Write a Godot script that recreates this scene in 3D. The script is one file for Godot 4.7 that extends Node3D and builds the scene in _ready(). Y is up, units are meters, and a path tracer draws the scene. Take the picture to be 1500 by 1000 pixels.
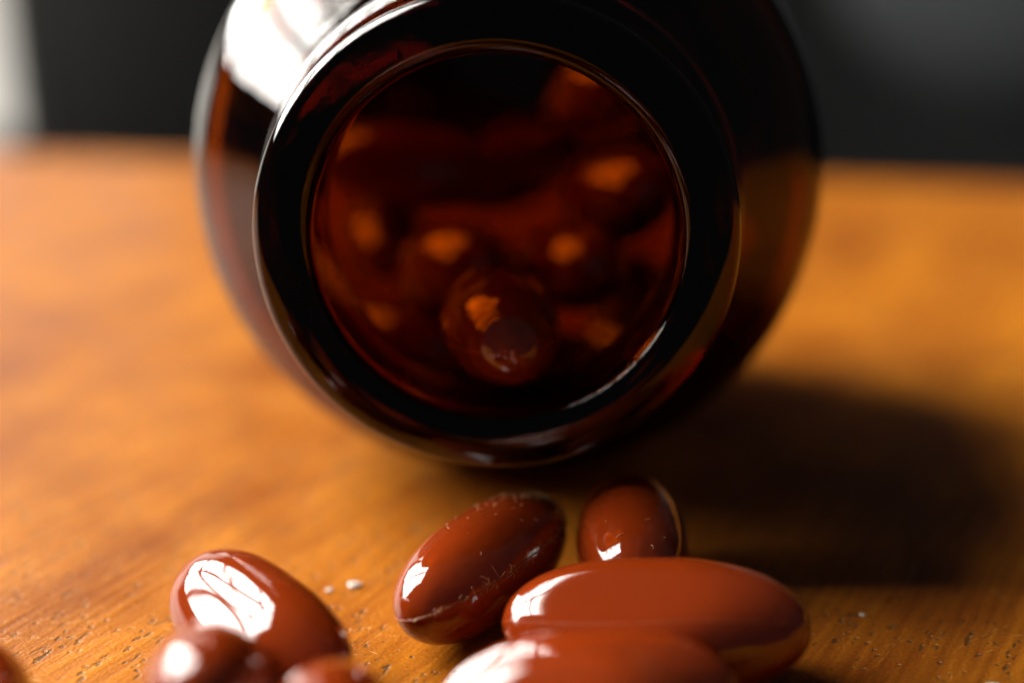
extends Node3D
# A lying amber glass jar with brown softgels spilling out onto a worn wooden table, lit by a window.
# Lengths are in millimetres in the tables below and are turned to metres by MM.
const MM := 0.001
var rng := RandomNumberGenerator.new()
var names := {}
var shell: StandardMaterial3D
var seam: StandardMaterial3D


func numbered(n: String) -> String:
	if not names.has(n):
		names[n] = 0
		return n
	names[n] += 1
	return "%s_%03d" % [n, names[n]]


func thing(called: String, label: String, category: String, at := Vector3.ZERO, group := "") -> Node3D:
	var o := Node3D.new()
	o.name = numbered(called)
	add_child(o, true)
	o.position = at
	describe(o, label, category, group)
	return o


func describe(o: Node, label: String, category: String, group := "") -> void:
	o.set_meta("label", label)
	o.set_meta("category", category)
	if group:
		o.set_meta("group", group)


func put(called: String, m: Mesh, mat: Material, parent: Node, t := Transform3D.IDENTITY) -> MeshInstance3D:
	var o := MeshInstance3D.new()
	o.name = called
	o.mesh = m
	o.material_override = mat
	o.transform = t
	o.cast_shadow = GeometryInstance3D.SHADOW_CASTING_SETTING_ON
	parent.add_child(o, true)
	return o


# ---------------------------------------------------------------- mesh helpers
# A net of points, rows x columns, closed round the columns when wrap is set; smooth normals.
func net(st: Array, p: PackedVector3Array, rows: int, cols: int, wrap: bool, flip := false) -> void:
	var base: int = st[0].size()
	var nrm := PackedVector3Array()
	nrm.resize(p.size())
	var idx := PackedInt32Array()
	for i in rows - 1:
		for j in (cols if wrap else cols - 1):
			var a := i * cols + j
			var b := i * cols + (j + 1) % cols
			var c := a + cols
			var d := b + cols
			var tris := [[a, b, c], [b, d, c]] if flip else [[a, c, b], [b, c, d]]
			for t in tris:
				var n: Vector3 = (p[t[2]] - p[t[0]]).cross(p[t[1]] - p[t[0]])
				for k in t:
					nrm[k] += n
					idx.append(base + k)
	# a row that is one point (a pole) takes one normal
	for i in [0, rows - 1]:
		if p[i * cols].distance_to(p[i * cols + cols / 2]) < 1e-7:
			var s := Vector3.ZERO
			for j in cols:
				s += nrm[i * cols + j]
			for j in cols:
				nrm[i * cols + j] = s
	for k in nrm.size():
		nrm[k] = nrm[k].normalized()
	st[0].append_array(p)
	st[1].append_array(nrm)
	st[2].append_array(idx)


func fresh() -> Array:
	return [PackedVector3Array(), PackedVector3Array(), PackedInt32Array()]


func made(st: Array) -> ArrayMesh:
	var a := []
	a.resize(Mesh.ARRAY_MAX)
	a[Mesh.ARRAY_VERTEX] = st[0]
	a[Mesh.ARRAY_NORMAL] = st[1]
	a[Mesh.ARRAY_INDEX] = st[2]
	var m := ArrayMesh.new()
	m.add_surface_from_arrays(Mesh.PRIMITIVE_TRIANGLES, a)
	return m


# A tube along points with a radius at each; ends closed to a point.
func tube(st: Array, pts: PackedVector3Array, rad: PackedFloat32Array, sides := 6, closed := false) -> void:
	var n := pts.size()
	var p := PackedVector3Array()
	var rows := n + (1 if closed else 0)
	for i in rows:
		var k := i % n
		var t: Vector3 = (pts[(k + 1) % n] - pts[(k - 1 + n) % n]) if closed else pts[mini(k + 1, n - 1)] - pts[maxi(k - 1, 0)]
		t = t.normalized()
		var u := t.cross(Vector3(0.31, 0.87, 0.39)).normalized()
		var v := t.cross(u)
		for j in sides:
			var a := TAU * j / sides
			p.append(pts[k] + (u * cos(a) + v * sin(a)) * rad[k])
	net(st, p, rows, sides, true)


# A box with chamfered edges, centred on c, turned by b.
func box(st: Array, c: Vector3, s: Vector3, ch: float, b := Basis.IDENTITY) -> void:
	var h := s / 2.0
	var faces := [[Vector3.RIGHT, Vector3.UP, Vector3.BACK], [Vector3.UP, Vector3.BACK, Vector3.RIGHT], [Vector3.BACK, Vector3.RIGHT, Vector3.UP]]
	for f in faces:
		for sg in [-1.0, 1.0]:
			var n: Vector3 = f[0] * sg
			var q := []
			for e in [[-1, -1], [1, -1], [1, 1], [-1, 1]]:
				q.append(c + b * ((n + f[1] * e[0] + f[2] * e[1]) * h - (f[1] * e[0] + f[2] * e[1]) * ch))
			quad(st, q, b * n)
	for ax in 3:
		for s1 in [-1.0, 1.0]:
			for s2 in [-1.0, 1.0]:
				var u: Vector3 = faces[ax][0]
				var v: Vector3 = faces[ax][1] * s1
				var w: Vector3 = faces[ax][2] * s2
				var q := []
				for e in [[-1, 0], [1, 0], [1, 1], [-1, 1]]:
					var k: Vector3 = u * e[0] * (h - Vector3.ONE * ch) + (v * h + w * (h - Vector3.ONE * ch) if e[1] == 0 else v * (h - Vector3.ONE * ch) + w * h)
					q.append(c + b * k)
				quad(st, q, b * (v + w).normalized())


func quad(st: Array, q: Array, n: Vector3) -> void:
	var base: int = st[0].size()
	for k in q:
		st[0].append(k)
		st[1].append(n)
	var turn: bool = (q[2] - q[0]).cross(q[1] - q[0]).dot(n) > 0
	for k in ([0, 1, 2, 0, 2, 3] if turn else [0, 2, 1, 0, 3, 2]):
		st[2].append(base + k)


# ---------------------------------------------------------------- softgels
# Surface point of a softgel whose long axis is x. flats: [direction, distance, softness] presses the soft wall in.
func gel_point(t: float, a: float, hl: float, r: float, pw: float, flats: Array, nz: FastNoiseLite) -> Vector3:
	var s := sin(t * PI / 2.0)
	var rr := r * pow(maxf(0.0, 1.0 - pow(absf(s), pw)), 0.5)
	var p := Vector3(s * hl, cos(a) * rr, sin(a) * rr)
	p *= 1.0 + 0.022 * nz.get_noise_3dv(p * 9.0) + 0.002 * nz.get_noise_3dv(p * 60.0)
	for f in flats:
		var d: Vector3 = f[0]
		d = d.normalized()
		var over: float = p.dot(d) - f[1]
		var k: float = f[2]
		var soft := k * log(1.0 + exp(clampf(over / k, -30, 30)))
		p -= d * soft * (f[3] if f.size() > 3 else 0.93)
	return p


func gel_meshes(hl: float, r: float, pw: float, flats: Array, sd: int, weld := 0.05) -> Array:
	var nz := FastNoiseLite.new()
	nz.seed = sd
	nz.frequency = 0.012
	var rows := 72
	var cols := 96
	var p := PackedVector3Array()
	for i in rows:
		var t := -1.0 + 2.0 * i / (rows - 1.0)
		t = sign(t) * (1.0 - pow(1.0 - absf(t), 1.15))
		for j in cols:
			p.append(gel_point(t, TAU * j / cols, hl, r, pw, flats, nz) * MM)
	var st := fresh()
	net(st, p, rows, cols, true)
	# the seam where the two halves of the gelatin shell were welded: a loop over both ends
	var loop := PackedVector3Array()
	var rad := PackedFloat32Array()
	for side in 2:
		for i in 70:
			var t := (-1.0 + 2.0 * i / 70.0) * (1.0 if side == 0 else -1.0)
			loop.append(gel_point(t, 0.0 if side == 0 else PI, hl, r, pw, flats, nz) * MM * 0.997)
			rad.append((weld + 0.04 * nz.get_noise_2d(i * 40.0, side * 90.0)) * MM)
	var seam := fresh()
	tube(seam, loop, rad, 6, true)
	return [made(st), made(seam)]


func gel(meshes: Array, shell_mat: Material, seam_mat: Material, c: Vector3, along: Vector3, roll: float, r: float, label: String, group: String) -> Node3D:
	var x := along.normalized()
	var z := x.cross(Vector3.UP).normalized()
	var y := z.cross(x)
	var b := Basis(x, y, z) * Basis(Vector3.RIGHT, deg_to_rad(roll))
	var o := thing("softgel", label, "softgel", (c - Vector3(0, r, 0)) * MM, group)
	var t := Transform3D(b, Vector3(0, r, 0) * MM)
	put("shell", meshes[0], shell_mat, o, t)
	put("seam", meshes[1], seam_mat, o, t)
	return o


# ---------------------------------------------------------------- textures
func noise_image(w: int, h: int, sd: int, freq: float, oct := 4) -> Image:
	var n := FastNoiseLite.new()
	n.seed = sd
	n.frequency = freq
	n.noise_type = FastNoiseLite.TYPE_SIMPLEX_SMOOTH
	n.fractal_octaves = oct
	return n.get_seamless_image(w, h)


# Wood: [albedo, height, roughness] of one tile, grain along v.
func wood_textures(n: int) -> Array:
	var fine := noise_image(n, n / 16, 3, 0.09, 3)
	fine.resize(n, n, Image.INTERPOLATE_CUBIC)
	var broad := noise_image(n / 4, n / 16, 8, 0.02, 3)
	broad.resize(n, n, Image.INTERPOLATE_CUBIC)
	var patch := noise_image(n / 2, n / 2, 5, 0.012, 4)
	patch.resize(n, n, Image.INTERPOLATE_CUBIC)
	var speck := noise_image(n, n, 6, 0.22, 2)
	var f := fine.get_data()
	var g := broad.get_data()
	var q := patch.get_data()
	var s := speck.get_data()
	var pore := PackedFloat32Array()
	pore.resize(n * n)
	var pale := PackedFloat32Array()
	pale.resize(n * n)
	var px := n / 110.0  # pixels in a millimetre
	for k in 9000:
		var x := rng.randf() * n
		var y := rng.randf() * n
		if rng.randf() * 0.9 > q[int(y) * n + int(x)] / 255.0:
			continue
		var l := rng.randf_range(0.1, 0.45) * px
		if rng.randf() < 0.12:
			l *= 2.2
		var w := rng.randf_range(0.06, 0.17) * px
		var deep := rng.randf_range(0.2, 0.85)
		var lean := rng.randf_range(-0.3, 0.3)
		# some pores hold pale filler that shows as a light speck at one end
		if rng.randf() < 0.45:
			for i in range(-1, int(w) + 1):
				var at := posmod(int(y + l * 0.7 + i * 0.5), n) * n + posmod(int(x + i), n)
				pale[at] = maxf(pale[at], rng.randf_range(0.8, 1.7))
		for j in range(-int(l), int(l) + 1):
			var ww: float = w * sqrt(maxf(0.0, 1.0 - pow(j / (l + 0.01), 2.0))) * rng.randf_range(0.6, 1.2) + 0.3
			for i in range(-int(ww) - 1, int(ww) + 2):
				var e := clampf(1.3 * ww - absf(i) + 0.2, 0.0, 1.0) * deep
				var at := posmod(int(y + j), n) * n + posmod(int(x + i + lean * j), n)
				pore[at] = maxf(pore[at], e * rng.randf_range(0.7, 1.0))
	for k in 1500:
		var x := rng.randf() * n
		var y := rng.randf() * n
		# most scratches run across the grain or a little off it
		var a := rng.randfn(0.5, 0.22) if rng.randf() < 0.5 else rng.randfn(1.35, 0.3) if rng.randf() < 0.7 else rng.randf_range(0, PI)
		var l := rng.randf_range(0.6, 1.0 + 9.0 * rng.randf()) * px
		var deep := rng.randf_range(0.2, 1.0)
		var bend := rng.randf_range(-0.15, 0.15)
		for i in int(l * 2):
			var u := i * 0.5
			var aa := a + bend * u / l
			var fade := deep * (0.5 + 0.5 * sin(i * 0.21 + k)) * minf(1.0, 6.0 * (0.5 - absf(u / l - 0.5)))
			var at := posmod(int(y + sin(aa) * u), n) * n + posmod(int(x + cos(aa) * u), n)
			pale[at] = maxf(pale[at], fade)
	var al := PackedByteArray()
	al.resize(n * n * 3)
	var he := PackedByteArray()
	he.resize(n * n)
	var ro := PackedByteArray()
	ro.resize(n * n)
	for k in n * n:
		var a := f[k] / 255.0
		var b := g[k] / 255.0
		var c := q[k] / 255.0
		var d := s[k] / 255.0
		var v := 0.48 + 0.46 * (a - 0.5) + 0.45 * (b - 0.5) + 0.35 * (c - 0.5) + 0.38 * (d - 0.5)
		v = clampf(v, 0.0, 1.0)
		var r := lerpf(118, 196, v)
		var gg := lerpf(57, 122, v)
		var bb := lerpf(14, 25, v)
		var p: float = pore[k]
		r = lerpf(r, 62, p * 0.9)
		gg = lerpf(gg, 50, p * 0.9)
		bb = lerpf(bb, 40, p * 0.9)
		var w: float = minf(pale[k] * 0.7, 0.95)
		r = lerpf(r, 216, w)
		gg = lerpf(gg, 165, w)
		bb = lerpf(bb, 96.0 + 70.0 * maxf(0.0, pale[k] - 1.0), w)
		al[k * 3] = int(r)
		al[k * 3 + 1] = int(gg)
		al[k * 3 + 2] = int(bb)
		he[k] = int(clampf(150 + 34 * (a - 0.5) + 20 * (d - 0.5) + 26 * (c - 0.5) - 55 * p - 40 * minf(pale[k], 1.0), 0, 255))
		ro[k] = int(clampf(96 + 50 * (c - 0.5) + 40 * (d - 0.5) + 70 * p + 20 * pale[k], 20, 255))
	var out := []
	out.append(ImageTexture.create_from_image(Image.create_from_data(n, n, false, Image.FORMAT_RGB8, al)))
	out.append(ImageTexture.create_from_image(Image.create_from_data(n, n, false, Image.FORMAT_L8, he)))
	out.append(ImageTexture.create_from_image(Image.create_from_data(n, n, false, Image.FORMAT_L8, ro)))
	return out


func plain(c: Color, rough: float, spec := 0.5) -> StandardMaterial3D:
	var m := StandardMaterial3D.new()
	m.albedo_color = c.linear_to_srgb()
	m.roughness = rough
	m.metallic_specular = spec
	return m


func glass(c: Color, rough: float) -> StandardMaterial3D:
	var m := plain(c, rough)
	m.albedo_color.a = 0.0
	m.transparency = BaseMaterial3D.TRANSPARENCY_ALPHA
	m.refraction_enabled = true
	m.refraction_scale = 0.05
	return m


# ---------------------------------------------------------------- windows
# A window whose glazed opening is centred on c, w wide and h high, facing along `face` (level), with cols x rows panes.
func window(c: Vector3, w: float, h: float, face: Vector3, cols: int, rows: int, bar: float, glow: float, lamp: float, tint: Color, fr: float, label: String, frame: Material) -> void:
	var z := face.normalized()
	var x := Vector3.UP.cross(z).normalized()
	var b := Basis(x, Vector3.UP, z)
	var o := thing("window", label, "window", c - Vector3(0, h / 2.0 + fr, 0))
	o.basis = b
	var up := Vector3(0, h / 2.0 + fr, 0)
	var st := fresh()
	for s in [-1.0, 1.0]:
		box(st, up + Vector3(s * (w / 2.0 + fr / 2.0 + 0.0001), 0, 0.01), Vector3(fr, h + 2.0 * fr, 0.06), 0.004)
		box(st, up + Vector3(0, s * (h / 2.0 + fr / 2.0 + 0.0001), 0.01), Vector3(w, fr, 0.056), 0.004)
	put("frame", made(st), frame, o)
	for k in range(1, cols):
		var bt := fresh()
		box(bt, up + Vector3(-w / 2.0 + w * k / cols, 0, 0.022), Vector3(bar, h, 0.02), 0.002)
		put("glazing_bar", made(bt), frame, o)
	for k in range(1, rows):
		var bt := fresh()
		box(bt, up + Vector3(0, -h / 2.0 + h * k / rows, 0.0225), Vector3(w, bar, 0.0155), 0.002)
		put("glazing_bar", made(bt), frame, o)
	var pm := StandardMaterial3D.new()
	pm.albedo_color = Color(0.5, 0.5, 0.5)
	pm.roughness = 0.4
	pm.emission_enabled = true
	pm.emission = tint
	pm.emission_energy_multiplier = glow
	var pt := fresh()
	box(pt, up + Vector3(0, 0, -0.004), Vector3(w, h, 0.004), 0.0005)
	put("window_pane", made(pt), pm, o)
	var l := AreaLight3D.new()
	l.name = "window_light"
	l.area_size = Vector2(w, h)
	l.light_energy = lamp
	l.light_color = tint
	l.area_range = 8.0
	l.area_attenuation = 2.0
	l.shadow_enabled = true
	l.transform = Transform3D(Basis(Vector3.UP, PI), up + Vector3(0, 0, 0.001))
	o.add_child(l, true)


func _ready() -> void:
	rng.seed = 20240
	# ------------------------------------------------ camera, environment, windows, exposure
	var cam := Camera3D.new()
	cam.name = "camera"
	add_child(cam)
	cam.position = Vector3(0, 56, 106) * MM
	cam.rotation_degrees = Vector3(-18.5, 0, 0)
	var at := CameraAttributesPhysical.new()
	at.frustum_focal_length = 50.0
	at.frustum_focus_distance = 0.1065
	at.frustum_near = 0.004
	at.frustum_far = 30.0
	at.exposure_aperture = 7.6
	cam.attributes = at
	cam.fov = rad_to_deg(2.0 * atan(12.0 / 50.0))
	cam.near = 0.004
	cam.far = 30.0
	cam.current = true
	var env := Environment.new()
	env.background_mode = Environment.BG_COLOR
	env.background_color = Color(0.028, 0.028, 0.028).linear_to_srgb()
	env.tonemap_mode = Environment.TONE_MAPPER_LINEAR
	env.tonemap_exposure = 1.0
	env.sdfgi_enabled = true
	env.ssao_enabled = true
	env.ssil_enabled = true
	var we := WorldEnvironment.new()
	we.name = "world_environment"
	we.environment = env
	add_child(we)
	var white_paint := plain(Color(0.62, 0.6, 0.56), 0.45)
	var az := deg_to_rad(24)
	var face := Vector3(cos(az), 0, sin(az))
	window(Vector3(-cos(az) * 0.56, 0.59, -sin(az) * 0.56), 0.54, 0.88, face, 3, 5, 0.026, 1.5, 3.95, Color(1.0, 0.985, 0.96), 0.06, "tall small-paned window high left of the table, mirrored in the softgels", white_paint)
	window(Vector3(-0.843, 0.2, -0.88), 0.94, 0.68, Vector3(0.25, 0, 1), 1, 1, 0.02, 1.1, 0.08, Color(1.0, 0.97, 0.92), 0.02, "pale blurred window at the far left edge behind the table", white_paint)

	window(Vector3(-0.5, 0.32, -1.15), 0.4, 0.3, Vector3(0.1, 0, 1), 2, 1, 0.02, 1.3, 0.03, Color(1.0, 0.97, 0.92), 0.02, "low wide window in the dark wall above the view, giving the wood its pale sheen", white_paint)

	# ------------------------------------------------ the background and the table
	var wall := plain(Color(0.048, 0.05, 0.052), 0.9)
	var ws := fresh()
	box(ws, Vector3(0, 0.1, -1.25), Vector3(5.0, 2.4, 0.1), 0.002)
	var wo := put("dark_wall", made(ws), wall, self)
	wo.set_meta("kind", "structure")
	describe(wo, "dark grey wall out of focus behind the table and jar", "wall")

	var tex := wood_textures(1280)
	var wood := StandardMaterial3D.new()
	wood.albedo_texture = tex[0]
	wood.roughness = 1.0
	wood.roughness_texture = tex[2]
	wood.roughness_texture_channel = BaseMaterial3D.TEXTURE_CHANNEL_RED
	wood.heightmap_enabled = true
	wood.heightmap_texture = tex[1]
	wood.heightmap_scale = 0.04
	wood.metallic_specular = 0.28
	var table := thing("table", "worn orange-brown wooden table under the amber jar and softgels", "table", Vector3(0, -0.03, 0))
	put("table_top", table_top(), wood, table)

	var chalk := plain(Color(0.55, 0.5, 0.44), 0.35)
	crumb(Vector3(-12.9, 0, 1.8), Vector3(1.1, 0.35, 0.9), 0.3, 1, chalk, "pale blurred crumb on the wood between the left softgel and the seamed one")
	crumb(Vector3(-14.9, 0, 2.6), Vector3(0.6, 0.2, 0.6), 0.9, 2, chalk, "faint smaller crumb just left of the pale blurred one")
	crumb(Vector3(27.6, 0, 6.6), Vector3(0.5, 0.15, 0.5), 0.3, 3, chalk, "faint crumb in the jar's shadow beyond the long softgel's right end")
	crumb(Vector3(-33.2, 0, 19.4), Vector3(0.75, 0.16, 0.42), 0.1, 4, chalk, "tiny white flake on the wood at the far left near the bottom edge")
	crumb(Vector3(34.6, 0, 16.6), Vector3(1.1, 0.16, 0.4), 0.1, 5, chalk, "thin white flake on scratched wood in the bottom right corner")
	chair()
	# ------------------------------------------------ jar
	jar()
	# ------------------------------------------------ softgels
	softgels()


func table_top() -> ArrayMesh:
	# top, edges and underside of the slab; uv is laid along the grain, one tile in 110 mm
	var turn := Basis(Vector3.UP, deg_to_rad(-9.0))
	var mid := Vector3(-0.02, 0, -0.172)
	var st := fresh()
	box(st, Vector3(0, 0.015, 0.110), Vector3(1.1, 0.03, 0.220), 0.0025)
	var uv := PackedVector2Array()
	var ga := deg_to_rad(30)
	var gx := Vector3(cos(ga), 0, sin(ga))
	var gz := Vector3(sin(ga), 0, -cos(ga))
	for k in st[0].size():
		var p: Vector3 = turn * st[0][k] + mid
		st[0][k] = p
		st[1][k] = turn * st[1][k]
		var d: Vector3 = p + Vector3(0, p.y, 0) * 0.7
		uv.append(Vector2(d.dot(gx) + p.y * 0.6, d.dot(gz)) / 0.11)
	var a := []
	a.resize(Mesh.ARRAY_MAX)
	a[Mesh.ARRAY_VERTEX] = st[0]
	a[Mesh.ARRAY_NORMAL] = st[1]
	a[Mesh.ARRAY_TEX_UV] = uv
	a[Mesh.ARRAY_INDEX] = st[2]
	var m := ArrayMesh.new()
	m.add_surface_from_arrays(Mesh.PRIMITIVE_TRIANGLES, a)
	return m


# ---------------------------------------------------------------- jar
func curve(keys: Array, per: int) -> PackedVector2Array:
	# a smooth line through [z, r] keys
	var out := PackedVector2Array()
	for i in keys.size() - 1:
		var p0: Vector2 = keys[maxi(i - 1, 0)]
		var p1: Vector2 = keys[i]
		var p2: Vector2 = keys[i + 1]
		var p3: Vector2 = keys[mini(i + 2, keys.size() - 1)]
		for k in per:
			out.append(p1.cubic_interpolate(p2, p0, p3, float(k) / per))
	out.append(keys[keys.size() - 1])
	return out


func spun(st: Array, line: PackedVector2Array, thread: bool, flip := false) -> void:
	var cols := 160
	var nz := FastNoiseLite.new()
	nz.seed = 12
	nz.frequency = 0.05
	var p := PackedVector3Array()
	for k in line:
		for j in cols:
			var a := TAU * j / cols
			var r: float = k.y
			if thread:
				for turn in 2:
					var zz := -5.4 - 1.6 * (j / float(cols)) - 1.6 * turn
					var into := 1.0
					if turn == 0:
						into = smoothstep(0.0, 0.06, j / float(cols))
					else:
						into = 1.0 - smoothstep(0.3, 0.42, j / float(cols))
					r += 0.4 * into * exp(-pow((k.x - zz) / 0.5, 2.0))
			r *= 1.0 + 0.0025 * nz.get_noise_3d(cos(a) * 30.0, sin(a) * 30.0, k.x * 6.0)
			p.append(Vector3(cos(a) * r, sin(a) * r, k.x) * MM)
	net(st, p, line.size(), cols, true, flip)


func jar() -> void:
	var o := thing("jar", "amber glass jar lying on its side with its open mouth towards the camera", "jar", Vector3(-1.3, 0, 1.8) * MM)
	o.rotation_degrees.y = -2.0
	var amber := glass(Color(0.125, 0.017, 0.0002), 0.015)
	# the same amber, as much of it as one step through the thick neck takes from the light
	var amber_step := glass(Color(0.37, 0.17, 0.032), 0.0)
	amber_step.refraction_scale = 0.0
	var t := Transform3D(Basis.IDENTITY, Vector3(0, 28.8, 0) * MM)
	var V := func(a: Array) -> Array:
		return a.map(func(k): return Vector2(k[0], k[1]))
	# outside of the neck, from the shoulder forward; then the lip; then the bore
	var neck_out := curve(V.call([[-11.8, 19.2], [-11.2, 19.0], [-10.6, 19.3], [-9.8, 19.8], [-8.8, 19.7], [-8.0, 18.9], [-7.4, 17.6], [-6.8, 17.1], [-5.6, 17.0], [-4.6, 17.1]]), 6)
	var lip := curve(V.call([[-4.6, 17.1], [-3.8, 17.5], [-3.1, 18.2], [-2.4, 18.65], [-1.7, 18.75], [-1.05, 18.6], [-0.5, 18.1], [-0.12, 17.2], [0.0, 16.3], [-0.1, 15.4], [-0.5, 14.6], [-1.2, 14.2], [-2.2, 14.1]]), 8)
	var bore := curve(V.call([[-2.2, 14.1], [-4.0, 14.1], [-8.0, 14.1], [-10.5, 14.3], [-11.8, 15.0]]), 6)
	var st := fresh()
	spun(st, neck_out, true)
	spun(st, bore, false)
	put("neck", made(st), amber, o, t)
	var sl := fresh()
	spun(sl, lip, false)
	put("lip", made(sl), amber, o, t)
	# a tint sits on surfaces only, so the neck's depth of colour is built as steps through its glass
	var steps := fresh()
	for z in [[-0.9, 17.9], [-2.1, 18.2], [-3.3, 17.6], [-4.5, 16.8], [-5.7, 16.6], [-6.9, 16.6], [-8.1, 18.2], [-9.3, 19.2]]:
		spun(steps, PackedVector2Array([Vector2(z[0], z[1]), Vector2(z[0], 14.8)]), false)
	put("neck_glass", made(steps), amber_step, o, t)
	var body_out := curve(V.call([[-60.0, 0.0], [-60.0, 8.0], [-60.6, 17.0], [-61.5, 21.0], [-61.6, 23.5], [-60.5, 26.5], [-58.0, 28.5], [-55.0, 28.8], [-45.0, 28.8], [-35.0, 28.8], [-26.5, 28.8], [-23.5, 28.65], [-21.3, 28.0], [-19.2, 26.7], [-17.2, 24.8], [-15.2, 22.6], [-13.4, 20.6], [-12.5, 19.6], [-11.8, 19.2]]), 6)
	var body_in := curve(V.call([[-11.8, 15.0], [-13.2, 16.6], [-15.6, 19.2], [-18.2, 22.2], [-20.8, 24.6], [-23.5, 25.8], [-27.0, 26.0], [-45.0, 26.0], [-54.0, 25.9], [-56.6, 24.6], [-57.6, 21.0], [-57.2, 12.0], [-56.8, 0.0]]), 6)
	var sb := fresh()
	spun(sb, body_out, false)
	spun(sb, body_in, false)
	put("body", made(sb), amber, o, t)


# A softgel with its own mesh; pressed: flats given by their direction in the world.
func spill(hl: float, r: float, pw: float, pressed: Array, sd: int, c: Vector3, along: Vector3, roll: float, label: String, group: String) -> Node3D:
	var x := along.normalized()
	var z := x.cross(Vector3.UP).normalized()
	var b := Basis(x, z.cross(x), z) * Basis(Vector3.RIGHT, deg_to_rad(roll))
	var flats := pressed.map(func(f): return [b.transposed() * (f[0] as Vector3), f[1], f[2], f[3] if f.size() > 3 else 0.93])
	return gel(gel_meshes(hl, r, pw, flats, sd, 0.085 if sd == 2 else 0.05), shell, seam, c, along, roll, r, label, group)


func softgels() -> void:
	shell = glass(Color(0.235, 0.028, 0.0035), 0.05)
	shell.albedo_color.a = 0.9
	shell.metallic_specular = 0.68
	shell.clearcoat_enabled = true
	shell.clearcoat = 0.25
	shell.clearcoat_roughness = 0.02
	seam = plain(Color(0.25, 0.045, 0.009), 0.35)
	var out := "softgels spilled on the table"
	var inn := "softgels still inside the jar"
	# on the table
	spill(11.0, 4.85, 2.4, [[Vector3(-0.26, 0.82, 0.50), 4.0, 0.35, 0.96]], 1, Vector3(10.2, 4.7, 16.4), Vector3(1, 0.05, 0.12), 55, "long glossy brown softgel lying across the middle with a window-pane highlight", out)
	spill(10.2, 4.3, 2.5, [], 2, Vector3(-2.2, 4.4, 6.6), Vector3(0.52, 0.0, -0.85), 68, "brown softgel with a pale lengthwise seam and fluff, pointing at the jar mouth", out)
	spill(8.8, 4.5, 2.3, [], 3, Vector3(9.6, 4.5, 3.0), Vector3(0.05, 0.0, -1), 95, "red-brown softgel seen end-on in the shadow under the jar's lip", out)
	spill(9.2, 4.6, 2.5, [[Vector3(-0.34, 0.87, 0.36), 4.1, 0.12, 0.62], [Vector3(-0.55, 0.66, 0.52), 4.1, 0.08, 0.7], [Vector3(-0.75, -0.1, 0.65), 5.4, 0.2]], 4, Vector3(-17.9, 4.6, 17.2), Vector3(0.66, -0.08, 0.75), 120, "large brown softgel at the left with a broad white creased highlight", out)
	spill(10.0, 4.6, 2.4, [[Vector3(-0.45, 0.77, 0.45), 4.7, 0.3]], 5, Vector3(4.9, 4.6, 26.0), Vector3(1, 0.0, -0.12), 10, "blurred brown softgel before the long middle one, white glare on its left end", out)
	spill(7.0, 4.4, 2.6, [[Vector3(-0.25, 0.84, 0.48), 4.0, 0.3]], 6, Vector3(3.4, 8.6, 34.6), Vector3(1, 0.04, 0.1), 10, "brown softgel of which only a blurred top edge shows at the bottom centre", out)
	spill(9.0, 3.9, 2.5, [], 7, Vector3(-19.0, 7.0, 27.6), Vector3(0.12, 0.5, 0.85), 10, "blurred brown softgel before the large left one, tall white glare on it", out)
	spill(9.0, 3.9, 2.5, [], 8, Vector3(-11.2, 5.6, 29.8), Vector3(0.05, 0.45, 0.88), 10, "brown softgel cut by the bottom edge below the large left one's right end", out)
	spill(9.8, 4.4, 2.5, [], 9, Vector3(-34.0, 4.4, 29.5), Vector3(0.4, 0.0, 1), 10, "dark brown softgel just showing in the bottom left corner", out)
	var lint := plain(Color(0.62, 0.4, 0.17), 0.5)
	# angles are measured from straight up towards the camera's right
	fluff(get_node("softgel_001"), Vector3(-2.2, 4.4, 6.6), Vector3(0.52, 0.0, -0.85), 68, 10.2, 4.3, 2.5, 2, [[240, 0.72, 0.06, 25, 34], [110, 0.4, 0.28, -8, 26], [110, -0.05, 0.45, 68, 1.8]], lint)
	fluff(get_node("softgel_002"), Vector3(9.6, 4.5, 3.0), Vector3(0.05, 0.0, -1), 95, 8.8, 4.5, 2.3, 3, [[16, -0.3, 0.4, 0, 50]], lint)
	# in the jar
	var ma := gel_meshes(9.2, 4.6, 2.05, [], 21)
	var mb := gel_meshes(9.6, 4.5, 2.1, [], 22)
	spill(9.8, 4.75, 2.4, [], 20, Vector3(-1.0, 19.2, -8.4), Vector3(0.16, 0.12, 1), 100, "nearest softgel in the jar's neck, end-on with an orange and a white glint", inn)
	gel(ma, shell, seam, Vector3(-5.8, 18.5, -29.0), Vector3(0.45, 0.3, 0.85), 0, 4.5, "softgel in the jar just behind and left of the nearest one, orange glint on top", inn)
	gel(mb, shell, seam, Vector3(5.6, 18.6, -29.0), Vector3(0.3, 0.25, 0.9), 0, 4.4, "softgel in the jar just behind and right of the nearest one, round orange glint", inn)
	gel(ma, shell, seam, Vector3(10.6, 24.5, -33.5), Vector3(0.4, 0.35, 0.85), 0, 4.5, "softgel in the jar at the right of the mouth with an elongated orange glint", inn)
	gel(mb, shell, seam, Vector3(-10.5, 26.5, -39.0), Vector3(1, -0.08, 0.1), 0, 4.4, "long dark softgel lying crosswise in the jar at the mouth's upper left", inn)
	gel(ma, shell, seam, Vector3(9.0, 33.0, -43.0), Vector3(0.3, 0.4, 0.85), 0, 4.5, "softgel deep in the jar with a dim glint at the mouth's top right", inn)
	gel(mb, shell, seam, Vector3(0.5, 25.0, -47.0), Vector3(0.6, 0.1, -0.6), 0, 4.4, "dark softgel deepest in the middle of the jar", inn)
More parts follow.
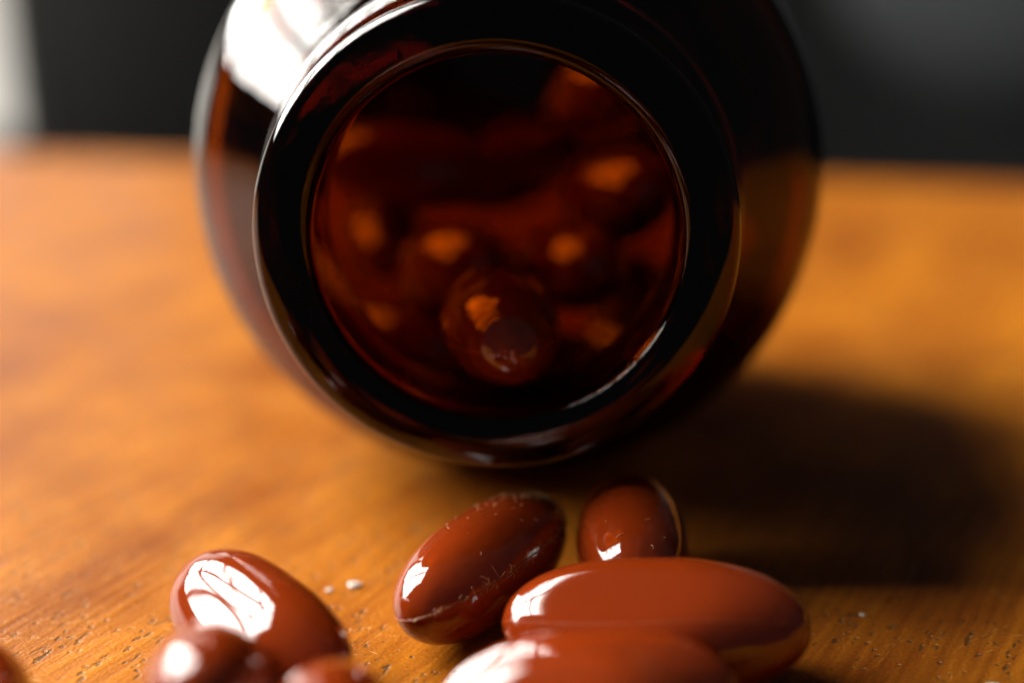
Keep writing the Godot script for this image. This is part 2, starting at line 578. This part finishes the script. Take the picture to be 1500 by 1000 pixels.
	for p in [[Vector3(-12.0, 9.5, -32.0), Vector3(1, 0, 0.5), "dark softgel lying low at the left in the jar's pile"], [Vector3(2.0, 7.0, -30.0), Vector3(1, 0, -0.2), "dark softgel at the very bottom of the jar, beneath the nearest one"], [Vector3(12.5, 12.5, -40.0), Vector3(0.3, 0.1, 1), "dark softgel lying low at the right in the jar's pile"], [Vector3(-4.0, 12.5, -44.0), Vector3(1, 0, 0.2), "dark softgel lying crosswise at the back of the jar's pile"], [Vector3(-14.0, 17.5, -45.0), Vector3(0.2, 0, 1), "dark softgel against the jar's left wall with a dim orange glint"]]:
		gel(mb, shell, seam, p[0], p[1], 30, 4.4, p[2], inn)


# Lint stuck to a softgel: short bent fibres, far too many to count. marks: [how many, t middle, t spread, angle middle, angle spread]
func fluff(host: Node3D, c: Vector3, along: Vector3, roll: float, hl: float, r: float, pw: float, sd: int, marks: Array, m: Material) -> void:
	var x := along.normalized()
	var z := x.cross(Vector3.UP).normalized()
	var b := Basis(x, z.cross(x), z) * Basis(Vector3.RIGHT, deg_to_rad(roll))
	var nz := FastNoiseLite.new()
	nz.seed = sd
	nz.frequency = 0.012
	var st := fresh()
	for mk in marks:
		for k in int(mk[0]):
			var t := clampf(rng.randfn(mk[1], mk[2]), -0.93, 0.93)
			var a := rng.randfn(deg_to_rad(mk[3] - roll), deg_to_rad(mk[4]))
			var bend := rng.randf_range(-3.0, 3.0)
			var dir := rng.randf_range(0, TAU)
			var l := rng.randf_range(0.1, 0.6) * (2.0 if rng.randf() < 0.12 else 1.0)
			var thick := rng.randf_range(0.008, 0.03)
			var pts := PackedVector3Array()
			var rad := PackedFloat32Array()
			for i in 6:
				var u := i / 5.0
				dir += bend / 5.0
				t = clampf(t + cos(dir) * l / 5.0 / 14.0, -0.95, 0.95)
				a += sin(dir) * l / 5.0 / 4.2
				var p := gel_point(t, a, hl, r, pw, [], nz)
				pts.append((b * p * (1.004 + 0.03 * sin(u * PI) * rng.randf())) * MM)
				rad.append(thick * (1.0 - 0.6 * absf(u - 0.5)) * MM)
			tube(st, pts, rad, 4)
	var o := put("fluff", made(st), m, host, Transform3D(Basis.IDENTITY, Vector3(0, r, 0) * MM))
	o.set_meta("kind", "stuff")


func crumb(at: Vector3, size: Vector3, turn: float, sd: int, m: Material, label: String) -> void:
	var nz := FastNoiseLite.new()
	nz.seed = sd
	nz.frequency = 0.6
	var p := PackedVector3Array()
	for i in 13:
		for j in 16:
			var th := PI * i / 12.0
			var d := Vector3(sin(th) * cos(TAU * j / 16.0), cos(th), sin(th) * sin(TAU * j / 16.0))
			p.append(d * size * 0.5 * (1.0 + 0.5 * nz.get_noise_3dv(d * 2.0)) * MM)
	var st := fresh()
	net(st, p, 13, 16, true, true)
	var o := put("crumb", made(st), m, self)
	o.name = numbered("crumb")
	o.position = (at + Vector3(0, size.y * 0.4, 0)) * MM
	o.rotation.y = turn
	describe(o, label, "crumb", "pale crumbs on the table")


# The back of a grey chair, only a blur behind the right end of the table.
func chair() -> void:
	var o := thing("chair", "grey rounded chair back, a dim blur at the top right behind the table", "chair", Vector3(0.36, -0.75, -0.83))
	var cloth := plain(Color(0.068, 0.075, 0.08), 0.9)
	var p := PackedVector3Array()
	for i in 33:
		for j in 48:
			var th := PI * i / 32.0
			var ph := TAU * j / 48.0
			var d := Vector3(sin(th) * cos(ph), cos(th), sin(th) * sin(ph))
			p.append(d * Vector3(0.17, 0.16, 0.11) + Vector3(0, 0.80, 0))
	var st := fresh()
	net(st, p, 33, 48, true, true)
	put("backrest", made(st), cloth, o)
	var ps := fresh()
	tube(ps, PackedVector3Array([Vector3(0.06, 0, -0.03), Vector3(0.06, 0.72, -0.03)]), PackedFloat32Array([0.016, 0.016]), 12)
	put("post", made(ps), cloth, o)
